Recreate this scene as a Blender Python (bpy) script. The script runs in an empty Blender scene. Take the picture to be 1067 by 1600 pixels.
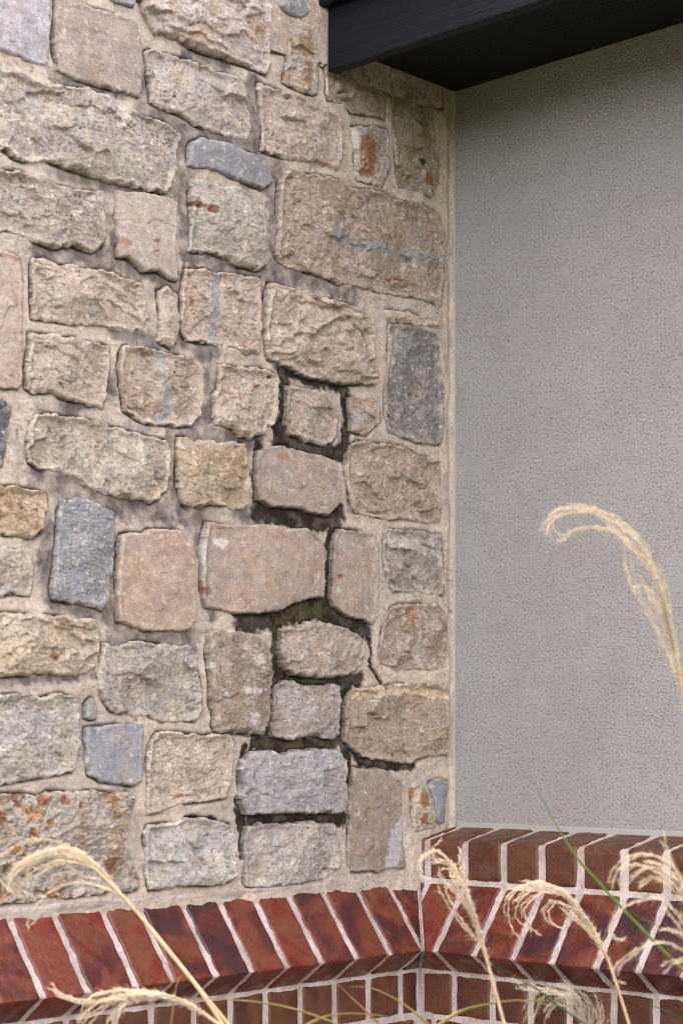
import bpy, math, random
import numpy as np
from mathutils import Vector

# ------------------------------------------------------------------ camera, light, exposure
scene = bpy.context.scene
F, CX, HY = 2960.0, 533.5, 1150.0            # photo: focal length in px, centre column, horizon row
YAW = math.radians(43.3)
CAM = (1.905, -2.273, 1.5)
cam_d = bpy.data.cameras.new("camera"); cam = bpy.data.objects.new("camera", cam_d)
scene.collection.objects.link(cam); scene.camera = cam
cam.location = CAM; cam.rotation_euler = (math.pi/2, 0, YAW)
cam_d.sensor_fit = 'VERTICAL'; cam_d.sensor_height = 36; cam_d.sensor_width = 24
cam_d.lens = F/1600*36; cam_d.shift_y = (HY-800)/1600
cam_d.clip_start = 0.05; cam_d.clip_end = 2000
cam_d.dof.use_dof = True; cam_d.dof.focus_distance = 2.75; cam_d.dof.aperture_fstop = 11

SUN_EL, SUN_AZ = 66.0, (-1.0, 1.0)           # the sun stands high behind the inner corner of the two walls
world = bpy.data.worlds.new("World"); scene.world = world; world.use_nodes = True
wn = world.node_tree.nodes; wl = world.node_tree.links
bg = wn["Background"]; sky = wn.new('ShaderNodeTexSky'); sky.sky_type = 'NISHITA'
sky.sun_disc = False; sky.sun_elevation = math.radians(SUN_EL)
sky.sun_rotation = math.atan2(SUN_AZ[0], SUN_AZ[1])
sky.air_density = 1.0; sky.dust_density = 1.2; sky.ozone_density = 1.0
hs = wn.new('ShaderNodeHueSaturation'); hs.inputs['Saturation'].default_value = 0.12
wl.new(sky.outputs[0], hs.inputs['Color']); tn = wn.new('ShaderNodeMix'); tn.data_type = 'RGBA'; tn.blend_type = 'MULTIPLY'; tn.inputs[0].default_value = 1.0
wl.new(hs.outputs[0], tn.inputs[6]); tn.inputs[7].default_value = (1.015, 0.975, 1.0, 1); wl.new(tn.outputs[2], bg.inputs[0])
bg.inputs[1].default_value = 0.15
sun_d = bpy.data.lights.new("sun", 'SUN'); sun = bpy.data.objects.new("sun", sun_d)
scene.collection.objects.link(sun)
sun_d.energy = 2.0; sun_d.angle = math.radians(0.5); sun_d.color = (1.0, 0.93, 0.82)
ce = math.cos(math.radians(SUN_EL)); az = Vector((SUN_AZ[0], SUN_AZ[1], 0)).normalized()
sdir = Vector((az.x*ce, az.y*ce, math.sin(math.radians(SUN_EL))))
sun.rotation_euler = sdir.to_track_quat('Z', 'Y').to_euler(); sun.location = (0, 0, 8)
vs = scene.view_settings
scene.cycles.filter_width = 1.05; scene.cycles.pixel_filter_type = 'BLACKMAN_HARRIS'
vs.view_transform = 'Standard'; vs.look = 'None'; vs.exposure = 3.05; vs.gamma = 1

# ------------------------------------------------------------------ helpers
ca, sa = math.cos(YAW), math.sin(YAW)
CB = -CAM[1]
def on_stone(px, py, a=0.0):
    """photo pixel -> (b, z) on the plane x = a (b runs along the stone wall, towards the camera)"""
    k = (px-CX)/F
    t = ((a-CAM[0])*ca + k*(a-CAM[0])*sa)/(sa-k*ca)
    Y = -(a-CAM[0])*sa - t*ca
    return t+CB, 1.5-(py-HY)/F*Y
def at_depth(px, py, Y):
    X = (px-CX)/F*Y
    return Vector((CAM[0]+X*ca-Y*sa, CAM[1]+X*sa+Y*ca, 1.5-(py-HY)/F*Y))
def lin(c):
    c = np.asarray(c, float)/255.0
    return np.where(c <= 0.04045, c/12.92, ((c+0.055)/1.055)**2.4)
class Noise:
    def __init__(s, seed):
        r = np.random.RandomState(seed)
        s.p = r.permutation(256); s.p = np.concatenate([s.p, s.p, s.p])
        an = r.rand(256)*2*np.pi; s.g = np.stack([np.cos(an), np.sin(an)], -1)
    def n(s, x, y):
        x = np.asarray(x, float); y = np.asarray(y, float)
        xi = np.floor(x).astype(int); yi = np.floor(y).astype(int); xf = x-xi; yf = y-yi
        xi &= 255; yi &= 255
        u = xf*xf*xf*(xf*(xf*6-15)+10); v = yf*yf*yf*(yf*(yf*6-15)+10)
        def d(i, j):
            g = s.g[s.p[s.p[(xi+i) & 255]+((yi+j) & 255)]]
            return g[..., 0]*(xf-i)+g[..., 1]*(yf-j)
        a = d(0, 0)*(1-u)+d(1, 0)*u; b = d(0, 1)*(1-u)+d(1, 1)*u
        return 1.5*(a*(1-v)+b*v)
    def fbm(s, x, y, o=4, gain=0.5):
        t = 0; amp = 1; f = 1
        for k in range(o):
            t = t+amp*s.n(x*f+17.3*k, y*f-9.1*k); amp *= gain; f *= 2.03
        return t
NZ = Noise(5)
def ss(x, a, b):
    t = np.clip((x-a)/(b-a), 0, 1); return t*t*(3-2*t)
def mesh_obj(name, V, Fc, mat, parent=None, col=None, smooth=True, loose_mats=None):
    me = bpy.data.meshes.new(name)
    V = np.asarray(V, np.float32); Fc = np.asarray(Fc, np.int32); n = Fc.shape[1]
    me.vertices.add(len(V)); me.vertices.foreach_set("co", V.ravel())
    me.loops.add(Fc.size); me.loops.foreach_set("vertex_index", Fc.ravel())
    me.polygons.add(len(Fc)); me.polygons.foreach_set("loop_start", np.arange(0, Fc.size, n, dtype=np.int32))
    me.polygons.foreach_set("loop_total", np.full(len(Fc), n, np.int32))
    me.polygons.foreach_set("use_smooth", np.full(len(Fc), smooth))
    me.update(calc_edges=True)
    if col is not None:
        ca_ = me.color_attributes.new("Col", 'FLOAT_COLOR', 'POINT')
        c4 = np.ones((len(V), 4), np.float32); c4[:, :3] = col
        ca_.data.foreach_set("color", c4.ravel())
    me.materials.append(mat)
    o = bpy.data.objects.new(name, me); scene.collection.objects.link(o)
    if parent: o.parent = parent
    return o
def thing(name, label, cat, loc=(0, 0, 0), group=None):
    o = bpy.data.objects.new(name, None); scene.collection.objects.link(o); o.location = loc
    o['label'] = label; o['category'] = cat; o['kind'] = 'thing'
    if group: o['group'] = group
    return o

# ------------------------------------------------------------------ materials
def new_mat(name, rough=0.9, spec=0.3):
    m = bpy.data.materials.new(name); m.use_nodes = True
    b = m.node_tree.nodes["Principled BSDF"]
    b.inputs['Roughness'].default_value = rough; b.inputs['Specular IOR Level'].default_value = spec
    return m, m.node_tree.nodes, m.node_tree.links, b
def nd(N, t, **kw):
    n = N.new(t)
    for k, v in kw.items(): setattr(n, k, v)
    return n
def noise(N, L, co, scale, det=4, rough=0.55, dist=0.0):
    n = N.new('ShaderNodeTexNoise'); n.inputs['Scale'].default_value = scale
    n.inputs['Detail'].default_value = det; n.inputs['Roughness'].default_value = rough
    n.inputs['Distortion'].default_value = dist
    L.new(co, n.inputs['Vector']); return n.outputs['Fac']
def ramp(N, L, fac, stops):
    r = N.new('ShaderNodeValToRGB'); e = r.color_ramp.elements
    while len(e) < len(stops): e.new(0.5)
    for el, (p, c) in zip(e, stops):
        el.position = p; el.color = (*c, 1) if len(c) == 3 else c
    L.new(fac, r.inputs['Fac']); return r.outputs['Color']
def mixc(N, L, a, b, fac=None, mode='MIX', f=1.0):
    m = N.new('ShaderNodeMix'); m.data_type = 'RGBA'; m.blend_type = mode
    m.inputs[0].default_value = f
    if fac is not None: L.new(fac, m.inputs[0])
    for s, v in ((6, a), (7, b)):
        if hasattr(v, 'is_output'): L.new(v, m.inputs[s])
        else: m.inputs[s].default_value = (*v, 1)
    return m.outputs[2]
def bump(N, L, h, dist, strength=1.0, prev=None):
    b = N.new('ShaderNodeBump'); b.inputs['Distance'].default_value = dist; b.inputs['Strength'].default_value = strength
    L.new(h, b.inputs['Height'])
    if prev is not None: L.new(prev, b.inputs['Normal'])
    return b.outputs['Normal']
g = lambda v: (v, v, v)
def rock_mat(name, contrast, b1, b2, rough=0.92):
    m, N, L, B = new_mat(name, rough, 0.25)
    co = nd(N, 'ShaderNodeNewGeometry').outputs['Position']
    at = nd(N, 'ShaderNodeAttribute', attribute_name="Col").outputs['Color']
    lo, hi = 1-contrast, 1+contrast
    c = mixc(N, L, at, ramp(N, L, noise(N, L, co, 380, 4, 0.8), ((0.38, g(lo)), (0.62, g(hi)))), mode='MULTIPLY')
    c = mixc(N, L, c, ramp(N, L, noise(N, L, co, 110, 5, 0.75), ((0.36, g(1-contrast*0.7)), (0.66, g(1+contrast*0.5)))), mode='MULTIPLY')
    sp = ramp(N, L, noise(N, L, co, 330, 3, 0.6), ((0.64, g(1)), (0.74, g(1.35 if contrast > 0.15 else 1.05))))
    c = mixc(N, L, c, sp, mode='MULTIPLY')
    pf = noise(N, L, co, 210, 4, 0.7, 0.5); pit_ = ramp(N, L, pf, ((0.335, g(0.45 if contrast > 0.2 else 0.72)), (0.40, g(1))))
    c = mixc(N, L, c, pit_, mode='MULTIPLY')
    L.new(c, B.inputs['Base Color'])
    n1 = bump(N, L, noise(N, L, co, 170, 8, 0.75, 0.3), b1)
    n1 = bump(N, L, pit_, 0.0012, prev=n1)
    n2 = bump(N, L, noise(N, L, co, 620, 3, 0.7), b2, prev=n1)
    L.new(n2, B.inputs['Normal']); return m
M_ROUGH = rock_mat("rough_split_stone", 0.24, 0.0026, 0.0030)
M_SMOOTH = rock_mat("smooth_sawn_stone", 0.20, 0.0020, 0.0016, 0.85)
M_MORTAR = rock_mat("lime_mortar", 0.16, 0.0022, 0.0016)

def brick_mat(name, rough, palette, bumpd):
    m, N, L, B = new_mat(name, rough, 0.55)
    co = nd(N, 'ShaderNodeNewGeometry').outputs['Position']
    at = nd(N, 'ShaderNodeAttribute', attribute_name="Col").outputs['Color']
    sep = nd(N, 'ShaderNodeSeparateColor'); L.new(at, sep.inputs[0])
    sc = nd(N, 'ShaderNodeVectorMath', operation='SCALE'); sc.inputs['Scale'].default_value = 23.0; L.new(at, sc.inputs[0])
    ad = nd(N, 'ShaderNodeVectorMath', operation='ADD'); L.new(co, ad.inputs[0]); L.new(sc.outputs[0], ad.inputs[1])
    p = ad.outputs[0]
    n1 = noise(N, L, p, 16, 3, 0.55, 0.8)
    m1 = nd(N, 'ShaderNodeMath', operation='MULTIPLY_ADD'); L.new(sep.outputs[0], m1.inputs[0]); m1.inputs[1].default_value = 0.34
    L.new(n1, m1.inputs[2])
    m2 = nd(N, 'ShaderNodeMath', operation='SUBTRACT'); L.new(m1.outputs[0], m2.inputs[0]); m2.inputs[1].default_value = 0.17
    c = ramp(N, L, m2.outputs[0], palette)
    n2 = noise(N, L, p, 26, 2, 0.5, 1.6)
    line = ramp(N, L, n2, ((0.475, g(0)), (0.49, g(0.55)), (0.505, g(0))))
    c = mixc(N, L, c, (0.018, 0.008, 0.010), line)
    c = mixc(N, L, c, ramp(N, L, noise(N, L, co, 300, 4, 0.7), ((0.3, g(0.75)), (0.7, g(1.2)))), mode='MULTIPLY')
    spk = ramp(N, L, noise(N, L, co, 420, 1, 0.4), ((0.78, g(0)), (0.84, g(0.5))))
    c = mixc(N, L, c, (0.5, 0.42, 0.38), spk)
    L.new(c, B.inputs['Base Color'])
    rr = ramp(N, L, noise(N, L, p, 40, 3), ((0.35, g(rough-0.08)), (0.65, g(rough+0.15)))); L.new(rr, B.inputs['Roughness'])
    nn = bump(N, L, noise(N, L, co, 60, 5, 0.6, 0.3), bumpd)
    nn = bump(N, L, noise(N, L, co, 500, 3, 0.6), 0.0005, prev=nn)
    L.new(nn, B.inputs['Normal']); return m
M_BRICK_SLOPE = brick_mat("glazed_red_brick", 0.27, ((0.28, (0.0403, 0.0125, 0.0159)), (0.38, (0.0757, 0.0141, 0.0101)), (0.46, (0.1161, 0.0265, 0.0130)), (0.56, (0.1462, 0.0404, 0.0188)), (0.66, (0.1513, 0.0187, 0.0093)), (0.78, (0.0858, 0.0125, 0.0087))), 0.0015)
M_BRICK_FLAT = brick_mat("plain_brown_brick", 0.42, ((0.3, (0.0605, 0.0163, 0.0075)), (0.45, (0.0907, 0.0279, 0.0108)), (0.6, (0.1123, 0.0403, 0.0162)), (0.75, (0.0691, 0.0202, 0.0101))), 0.0015)

# ------------------------------------------------------------------ the stone wall
wall = thing("stone_wall", "tall rubble wall of tan and grey stones in cream mortar with black damp streak", "wall")
# each stone: outline in photo pixels; kind; main colour; second colour; proudness (mm); extras
R, S_, T_ = 'rough', 'smooth', 'pitted'
ST = [
 ("-30,-20 80,-20 79,30 77,80 73,103 55,98 30,86 0,77 -30,68", S_, (172,163,168), (160,148,148), 13, {}),
 ("88,-20 130,-18 135,6 150,14 190,22 216,32 222,70 223,140 218,150 180,139 160,134 120,124 90,110 90,100 85,75 88,20", S_, (166,148,135), (150,130,114), 13, {}),
 ("168,-24 214,-24 212,8 203,9 190,4 172,-2", S_, (150,145,155), (140,135,140), 12, {}),
 ("228,-22 225,18 231,28 243,52 262,56 300,68 320,77 345,84 360,88 385,98 400,103 425,112 430,100 427,60 430,15 425,-22", R, (172,158,148), (165,140,112), 24, dict(terr=.006)),
 ("229,80 236,130 240,158 262,170 285,178 310,193 345,207 375,214 390,218 398,202 392,170 385,150 383,130 370,118 340,108 300,92 262,86 240,76", R, (165,154,145), (172,158,135), 18, {}),
 ("437,-20 438,8 445,20 462,27 478,26 487,18 480,5 470,-10 465,-20", S_, (148,142,148), (130,124,130), 14, dict(label="small blue grey stone chip at the top of the wall")),
 ("474,-24 496,-24 495,22 489,20 483,2", R, (150,132,118), (140,120,100), 9, {}),
 ("450,36 470,38 500,44 500,90 498,145 480,143 460,135 446,127 448,105 453,80 452,55", R, (164,150,134), (156,132,98), 14, dict(spots=[(491,70,8,26,(160,118,66)),(488,120,8,16,(165,128,80)),(458,118,6,5,(165,115,55))], label="narrow upright stone with ochre stain along its right side")),
 ("405,130 407,155 411,180 412,232 430,240 455,247 470,252 495,250 515,258 533,262 540,240 540,190 535,180 520,172 490,163 455,148 430,138", R, (172,156,142), (158,138,120), 18, {}),
 ("509,72 512,142 515,157 539,162 552,174 583,179 603,185 602,100 600,66", R, (150,132,112), (178,164,150), 12, {}),
 ("549,199 586,198 610,202 612,236 610,266 598,290 580,285 559,278 556,260 552,233", R, (172,160,145), (150,112,70), 10, dict(pat=.3, label="small stone with bright orange brown face", spots=[(585,232,17,24,(152,98,44)),(582,262,12,14,(148,98,50)),(560,215,7,14,(190,182,172))])),
 ("609,80 613,142 613,202 616,236 623,290 647,297 674,307 686,283 687,256 682,216 677,169 670,140 665,80", R, (146,134,110), (150,126,92), 12, dict(spots=[(665,251,6,5,(30,22,18)),(677,279,8,9,(150,85,35)),(668,190,9,3,(120,70,30))])),
 ("-30,98 0,105 18,111 38,116 71,131 94,131 127,135 142,139 175,149 180,162 202,168 240,182 270,192 288,207 288,215 282,235 281,262 275,288 268,297 240,295 210,288 180,283 150,272 120,262 100,255 75,248 60,252 40,250 28,245 15,235 0,230 -30,222", R, (158,146,136), (180,170,148), 24, dict(label="long grey tan stone running off the left side")),
 ("-30,258 0,268 30,266 45,270 70,280 100,290 130,297 165,298 167,330 169,370 168,382 150,391 135,386 120,380 90,385 60,376 40,370 20,363 0,362 -30,352", R, (158,145,134), (172,160,138), 22, {}),
 ("182,299 207,301 228,301 253,306 270,310 278,316 279,341 276,377 277,402 281,436 271,434 250,421 228,422 213,407 202,402 185,401 183,367 181,341", S_, (184,166,152), (180,156,138), 16, dict(spots=[(201,377,8,7,(170,130,90))])),
 ("296,244 298,225 316,216 336,220 362,225 382,235 410,244 422,258 429,282 415,293 397,288 362,275 326,263 303,263 293,258", S_, (142,139,143), (132,129,133), 17, dict(label="smooth blue grey stone between tan ones")),
 ("303,280 334,285 346,292 372,292 397,301 415,318 417,354 417,392 420,412 408,420 382,414 362,404 331,393 296,393 301,377 301,341 300,296", R, (160,150,138), (172,164,145), 20, dict(label="stone with two rust red spots", spots=[(314,318,11,5.5,(112,60,30)),(334,326,8,6.5,(112,62,32))])),
 ("440,285 450,268 465,265 480,272 516,277 536,283 554,294 574,296 602,299 617,307 658,316 683,329 696,349 699,372 693,378 698,402 699,432 693,468 690,480 678,470 653,463 627,458 602,455 567,447 534,442 521,435 498,427 473,422 450,417 438,407 433,395 438,350 440,310", R, (160,142,124), (150,130,106), 20, dict(label="largest stone, brown with a blue grey streak", veins=[([(520,362),(560,377),(610,388),(650,397),(700,404)],9,(138,142,142))], spots=[(620,436,4,3,(130,75,40)),(636,434,7,3,(135,80,45))])),
 ("-30,388 0,392 15,393 33,402 37,432 36,560 36,598 30,607 0,605 -30,600", S_, (184,162,142), (176,146,122), 14, dict(spots=[(4,396,8,4,(150,90,40))])),
 ("54,404 71,404 89,415 114,415 139,421 162,421 187,427 202,435 229,441 230,463 234,478 234,503 230,512 209,518 182,513 165,507 145,507 111,505 71,498 56,496 52,471 52,431", R, (178,162,143), (166,148,126), 18, dict(terr=.007)),
 ("250,453 266,449 280,458 280,488 280,515 278,535 270,544 248,533 250,498 251,478", R, (174,158,140), (165,148,128), 14, {}),
 ("291,421 321,421 347,426 382,429 412,435 412,470 413,510 408,549 380,550 371,543 357,541 335,537 310,534 291,528 286,514 286,480 288,450", R, (176,158,140), (172,148,120), 16, dict(label="tan stone with upright blue grey band", veins=[([(348,424),(345,470),(341,540)],8,(146,148,152))], spots=[(309,468,3,7,(140,95,60))])),
 ("424,442 451,449 485,458 505,466 539,471 566,481 586,495 591,515 588,562 593,589 591,599 566,598 542,598 519,593 492,589 461,576 448,569 424,559 419,535 421,491 422,468", R, (176,160,138), (160,142,116), 26, dict(terr=.012, tf=19, chip=.8, label="large layered tan stone with deep cracks")),
 ("598,485 640,488 691,503 690,513 654,506 606,499", R, (184,166,140), (176,156,128), 12, {}),
 ("609,505 654,510 685,521 691,549 697,599 697,667 692,695 664,692 637,684 610,672 603,643 603,599 606,555", R, (122,120,118), (160,148,135), 20, dict(label="tall dark grey rough stone near the inside corner", veins=[([(618,505),(612,560),(608,640)],12,(165,152,138))], fac=1.5)),
 ("50,521 77,523 103,528 131,529 164,536 175,542 176,575 172,608 166,635 141,631 117,625 91,618 77,612 54,614 44,603 44,577 48,547", R, (168,152,134), (180,164,146), 18, dict(terr=.004)),
 ("199,542 220,542 243,545 256,550 290,555 310,566 322,582 325,616 320,650 304,663 287,665 266,662 250,663 223,657 199,640 194,609 191,572 192,553", R, (172,154,134), (160,138,112), 24, dict(label="bulging stone with pale grey vein", veins=[([(252,548),(262,590),(270,625),(260,664)],10,(158,158,154))], fac=1.7)),
 ("342,568 371,573 417,576 436,584 441,594 440,627 438,652 434,662 422,664 420,676 410,679 394,684 378,679 361,671 340,662 335,655 337,631 335,617 342,608 345,589", R, (176,160,140), (168,150,128), 20, dict(spots=[(408,600,5,3,(160,100,50)),(432,587,4,3,(60,40,25))])),
 ("451,604 465,603 478,609 495,609 515,620 527,636 532,653 530,677 522,690 514,694 492,692 478,685 455,677 448,660 449,630", R, (166,150,134), (156,138,120), 19, {}),
 ("547,620 566,622 591,623 595,640 598,655 586,667 573,679 559,677 549,670 551,653 547,640", R, (168,148,122), (150,150,150), 13, dict(fac=1.6)),
 ("549,697 559,690 586,692 617,694 637,700 654,711 692,721 693,752 687,763 692,787 691,815 671,816 657,813 633,810 612,811 594,810 577,806 556,799 551,782 547,759 542,745 543,720", R, (162,144,124), (152,134,114), 17, {}),
 ("-30,622 0,624 14,627 21,636 19,655 13,676 11,699 5,725 -30,735", R, (88,88,92), (120,120,122), 15, dict(label="dark charcoal stone at the left side")),
 ("61,647 88,648 111,652 142,655 175,665 202,672 236,682 263,687 270,704 270,744 265,765 251,780 241,785 225,780 201,776 178,775 159,768 141,759 127,747 101,740 84,734 67,733 51,721 44,700 44,684 51,660", R, (162,150,134), (182,172,146), 20, dict(spots=[(47,706,4,7,(165,105,50)),(250,765,10,12,(196,178,136))])),
 ("279,685 291,684 300,689 328,690 352,692 385,693 390,706 393,732 397,746 395,773 392,792 380,794 366,795 354,789 342,787 328,788 317,794 289,790 286,777 280,759 278,740 278,715", R, (168,146,116), (174,158,138), 18, {}),
 ("404,704 417,700 438,697 455,700 475,706 502,712 525,719 529,738 532,774 532,784 515,804 495,802 471,794 428,791 406,780 401,757 401,740 401,720", S_, (170,150,136), (164,142,124), 17, dict(spots=[(449,712,10,7,(165,128,88))])),
 ("-30,760 0,761 26,760 47,762 70,766 81,775 81,789 75,810 74,829 63,837 45,840 14,836 0,834 -30,830", R, (172,150,120), (140,108,75), 22, dict(fac=1.8)),
 ("-30,858 0,858 19,855 37,858 52,869 56,885 56,904 55,925 52,932 35,927 19,927 0,932 -30,930", R, (172,160,142), (160,152,140), 18, {}),
 ("94,780 117,780 131,779 150,785 173,796 180,801 180,834 178,881 173,904 170,939 164,950 136,944 112,941 87,936 84,923 88,881 91,829", R, (132,132,134), (150,150,152), 13, dict(label="upright blue grey stone block", flat=1)),
 ("192,836 201,833 227,834 234,827 251,828 277,828 293,834 303,845 306,869 311,904 310,941 307,974 298,984 260,986 234,985 211,979 190,971 186,946 185,904 189,857", S_, (178,150,126), (184,162,142), 18, dict(label="squarish smooth pinkish tan stone")),
 ("326,816 352,821 385,820 413,820 436,822 448,827 476,826 483,826 497,838 508,852 509,881 508,933 488,933 474,939 460,941 448,949 434,954 408,958 382,959 361,957 342,952 326,949 319,934 318,904 319,857", S_, (170,148,132), (180,150,122), 22, dict(label="large smooth pinkish stone above the black damp hollow", fac=2.2, spots=[(352,848,10,8,(215,205,198)),(324,872,4,26,(205,195,185)),(330,922,8,7,(150,95,60))])),
 ("529,828 552,829 586,833 593,855 593,909 591,956 584,975 566,966 549,963 522,946 518,936 519,892 522,848", S_, (170,148,128), (178,162,146), 16, dict(fac=2.0, spots=[(539,900,4,3,(150,75,40))])),
 ("601,834 606,828 654,829 691,836 694,875 699,915 697,929 670,929 650,924 617,924 605,909 601,875", R, (148,136,124), (178,170,156), 16, {}),
 ("606,953 627,944 654,944 684,944 697,959 701,993 699,1044 674,1049 650,1045 620,1045 590,1037 596,996 600,973", R, (150,130,112), (176,162,150), 15, dict(spots=[(655,965,7,17,(175,125,75)),(649,1018,6,3,(130,65,35))])),
 ("443,983 465,980 485,974 509,973 539,980 559,988 574,1000 576,1020 569,1040 556,1052 525,1059 498,1057 461,1054 443,1040 439,1010", R, (166,152,136), (156,138,120), 24, dict(fac=1.8)),
 ("328,986 342,983 357,990 380,989 410,992 417,1005 423,1026 426,1054 424,1091 422,1124 415,1145 394,1147 375,1144 340,1143 335,1131 338,1119 332,1101 331,1065 327,1030", R, (138,122,104), (165,150,138), 22, dict(label="dark weathered brown stone with white lime marks", fac=1.6, flat=1, spots=[(405,1030,10,8,(190,182,174)),(394,1078,18,5,(180,172,164)),(400,1125,8,12,(185,178,172))])),
 ("436,1070 448,1064 460,1067 479,1072 507,1072 521,1070 534,1071 534,1101 530,1124 528,1153 507,1152 493,1147 472,1154 455,1155 429,1151 426,1138 428,1101 429,1077", R, (158,147,138), (150,136,126), 20, {}),
 ("554,1077 587,1074 610,1071 624,1069 661,1068 690,1070 706,1089 702,1124 703,1178 671,1181 647,1191 633,1192 610,1187 572,1183 554,1171 540,1157 541,1138 541,1105 547,1084", R, (158,140,120), (150,130,108), 18, dict(label="brown stone with cream yellow upper rim", veins=[([(556,1086),(590,1080),(650,1076),(704,1086)],8,(205,182,142))])),
 ("-30,957 0,958 90,962 150,969 159,981 160,1007 156,1044 141,1050 112,1055 80,1051 47,1054 14,1056 -30,1050", R, (176,160,136), (166,146,116), 22, dict(terr=.010, tf=30, spots=[(105,976,5,3.5,(150,100,55)),(93,1027,6,6,(150,95,50))])),
 ("162,1007 187,1011 206,1004 230,1004 253,1007 277,1010 298,1008 311,1019 312,1040 319,1072 320,1110 310,1126 291,1125 258,1127 234,1117 215,1118 199,1113 178,1111 164,1091 155,1068 155,1047", R, (158,148,138), (178,170,148), 18, {}),
 ("-30,1089 0,1088 28,1086 47,1084 68,1091 94,1084 119,1085 128,1096 129,1124 130,1166 125,1194 117,1206 82,1212 59,1216 30,1221 0,1226 -30,1230", R, (158,150,143), (180,172,150), 18, {}),
 ("134,1120 138,1100 147,1090 153,1105 152,1122 144,1123", S_, (150,145,142), (140,134,130), 9, {}),
 ("137,1138 164,1135 199,1131 226,1133 225,1171 225,1200 224,1220 211,1228 183,1224 159,1220 141,1210 135,1194 135,1160", S_, (146,146,154), (166,154,146), 14, dict(label="small slate blue stone block")),
 ("249,1146 277,1145 324,1150 361,1147 371,1159 371,1185 369,1194 367,1217 360,1246 342,1250 314,1253 289,1256 270,1263 244,1271 235,1271 231,1250 234,1215 235,1185 239,1165", R, (176,162,142), (164,148,128), 22, dict(fac=1.5, spots=[(290,1243,14,3,(150,100,70))])),
 ("385,1185 394,1176 422,1174 446,1180 460,1175 493,1171 516,1172 535,1176 538,1194 541,1227 538,1250 535,1270 507,1270 460,1269 385,1271 382,1257 375,1248 378,1227 378,1194", R, (156,152,151), (146,141,140), 24, dict(flat=1, label="pale blue grey stone over a deep black joint")),
 ("-30,1241 0,1241 35,1240 66,1246 80,1237 117,1239 150,1237 178,1240 206,1239 216,1248 214,1264 204,1285 201,1321 209,1349 220,1374 220,1389 206,1394 192,1391 164,1396 105,1403 35,1409 0,1412 -30,1414", T_, (164,154,138), (160,132,98), 18, dict(spots=[(72,1252,9,9,(150,88,38)),(106,1250,6,8,(150,86,34)),(56,1270,13,12,(176,132,80)),(10,1275,9,5,(150,90,40)),(55,1304,5,9,(145,84,34)),(130,1258,5,6,(150,92,40)),(183,1252,8,9,(168,128,78)),(30,1328,8,8,(150,95,45)),(83,1286,5,5,(150,92,44)),(178,1352,9,13,(120,76,38)),(12,1395,7,12,(140,88,42)),(95,1402,7,5,(140,92,48))], label="large pitted stone with rust brown holes")),
 ("235,1292 253,1288 277,1287 291,1280 310,1277 333,1281 352,1288 368,1289 375,1307 376,1344 375,1367 366,1377 333,1384 296,1383 249,1389 237,1391 232,1367 231,1332 230,1307", R, (170,164,156), (190,180,162), 22, dict(fac=1.5)),
 ("389,1292 415,1288 464,1288 488,1284 507,1289 523,1287 529,1302 533,1325 536,1349 530,1358 507,1374 479,1379 460,1382 431,1385 394,1386 387,1379 385,1349 382,1321", R, (160,151,142), (180,172,156), 20, {}),
 ("554,1200 572,1203 591,1201 610,1206 615,1220 629,1225 628,1274 629,1321 635,1353 635,1357 612,1356 591,1362 582,1360 549,1361 543,1353 544,1297 547,1239 551,1210", S_, (154,134,116), (164,150,138), 12, dict(veins=[([(640,1280),(622,1310),(618,1350)],14,(190,182,182))])),
 ("645,1222 654,1222 664,1236 678,1255 683,1283 680,1293 654,1300 647,1297 643,1262 642,1232", R, (172,158,134), (150,110,64), 10, dict(pat=.3, spots=[(650,1238,5,13,(150,92,36)),(668,1250,7,14,(148,90,34)),(671,1280,6,8,(150,95,42))], label="small rust streaked stone wedged in the corner")),
 ("669,1225 685,1217 699,1222 697,1250 694,1283 687,1287 683,1274 676,1246", S_, (140,142,146), (130,132,138), 9, {}),
]
# dirt on the mortar: polylines in photo pixels, radius px
BLACK = [([(455,578),(500,596),(535,604)],10),([(443,590),(442,640),(432,690)],12),([(445,690),(490,702),(535,712)],12),([(536,610),(541,650),(535,710)],9),
 ([(403,700),(398,750),(402,785)],9),([(405,800),(450,806),(500,815),(525,800)],15),([(519,810),(514,870),(513,930)],11),
 ([(380,968),(430,958),(490,950),(530,962),(560,985)],20),([(430,960),(432,1010),(434,1060)],12),([(440,1055),(490,1066),(555,1060)],11),
 ([(427,1070),(425,1130),(415,1150)],8),([(395,1160),(440,1165),(500,1160),(538,1158)],10),([(540,1070),(538,1110),(538,1175)],10),
 ([(545,1165),(560,1190),(610,1197),(640,1197)],7),([(378,1165),(374,1215),(370,1250)],6),([(372,1262),(380,1300),(379,1335)],8),
 ([(390,1280),(450,1279),(535,1279)],9),([(541,1180),(545,1240),(540,1300)],5),([(290,1279),(335,1279)],3),([(575,1000),(572,1040),(590,1066)],3)]
GREY = [([(215,120),(225,170),(285,215),(285,300),(288,400)],14),([(80,120),(160,140),(225,150),(300,80),(350,100)],9),([(100,270),(170,290),(285,300)],11),
 ([(60,392),(150,402),(200,412),(285,445),(285,530),(330,560)],13),([(395,130),(400,220),(430,260),(430,340),(428,430)],13),([(430,430),(500,442),(545,466)],13),
 ([(300,200),(370,225),(420,245)],7),([(415,430),(417,520),(435,570),(500,595)],12),([(180,520),(240,540),(180,600),(100,640)],10),([(330,560),(330,640),(270,680),(400,695)],14),
 ([(275,690),(273,780),(310,805),(315,860)],12),([(60,745),(180,790),(300,805)],16),([(180,850),(180,960),(175,1000),(300,998)],13),([(0,1065),(60,1060),(150,1056)],6),([(75,830),(70,880),(80,940),(160,960)],12),
 ([(320,860),(318,920),(330,965)],6),([(375,800),(415,810)],12),([(170,340),(178,390)],8),([(290,400),(415,425)],9),([(535,720),(545,800)],4)]
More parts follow.
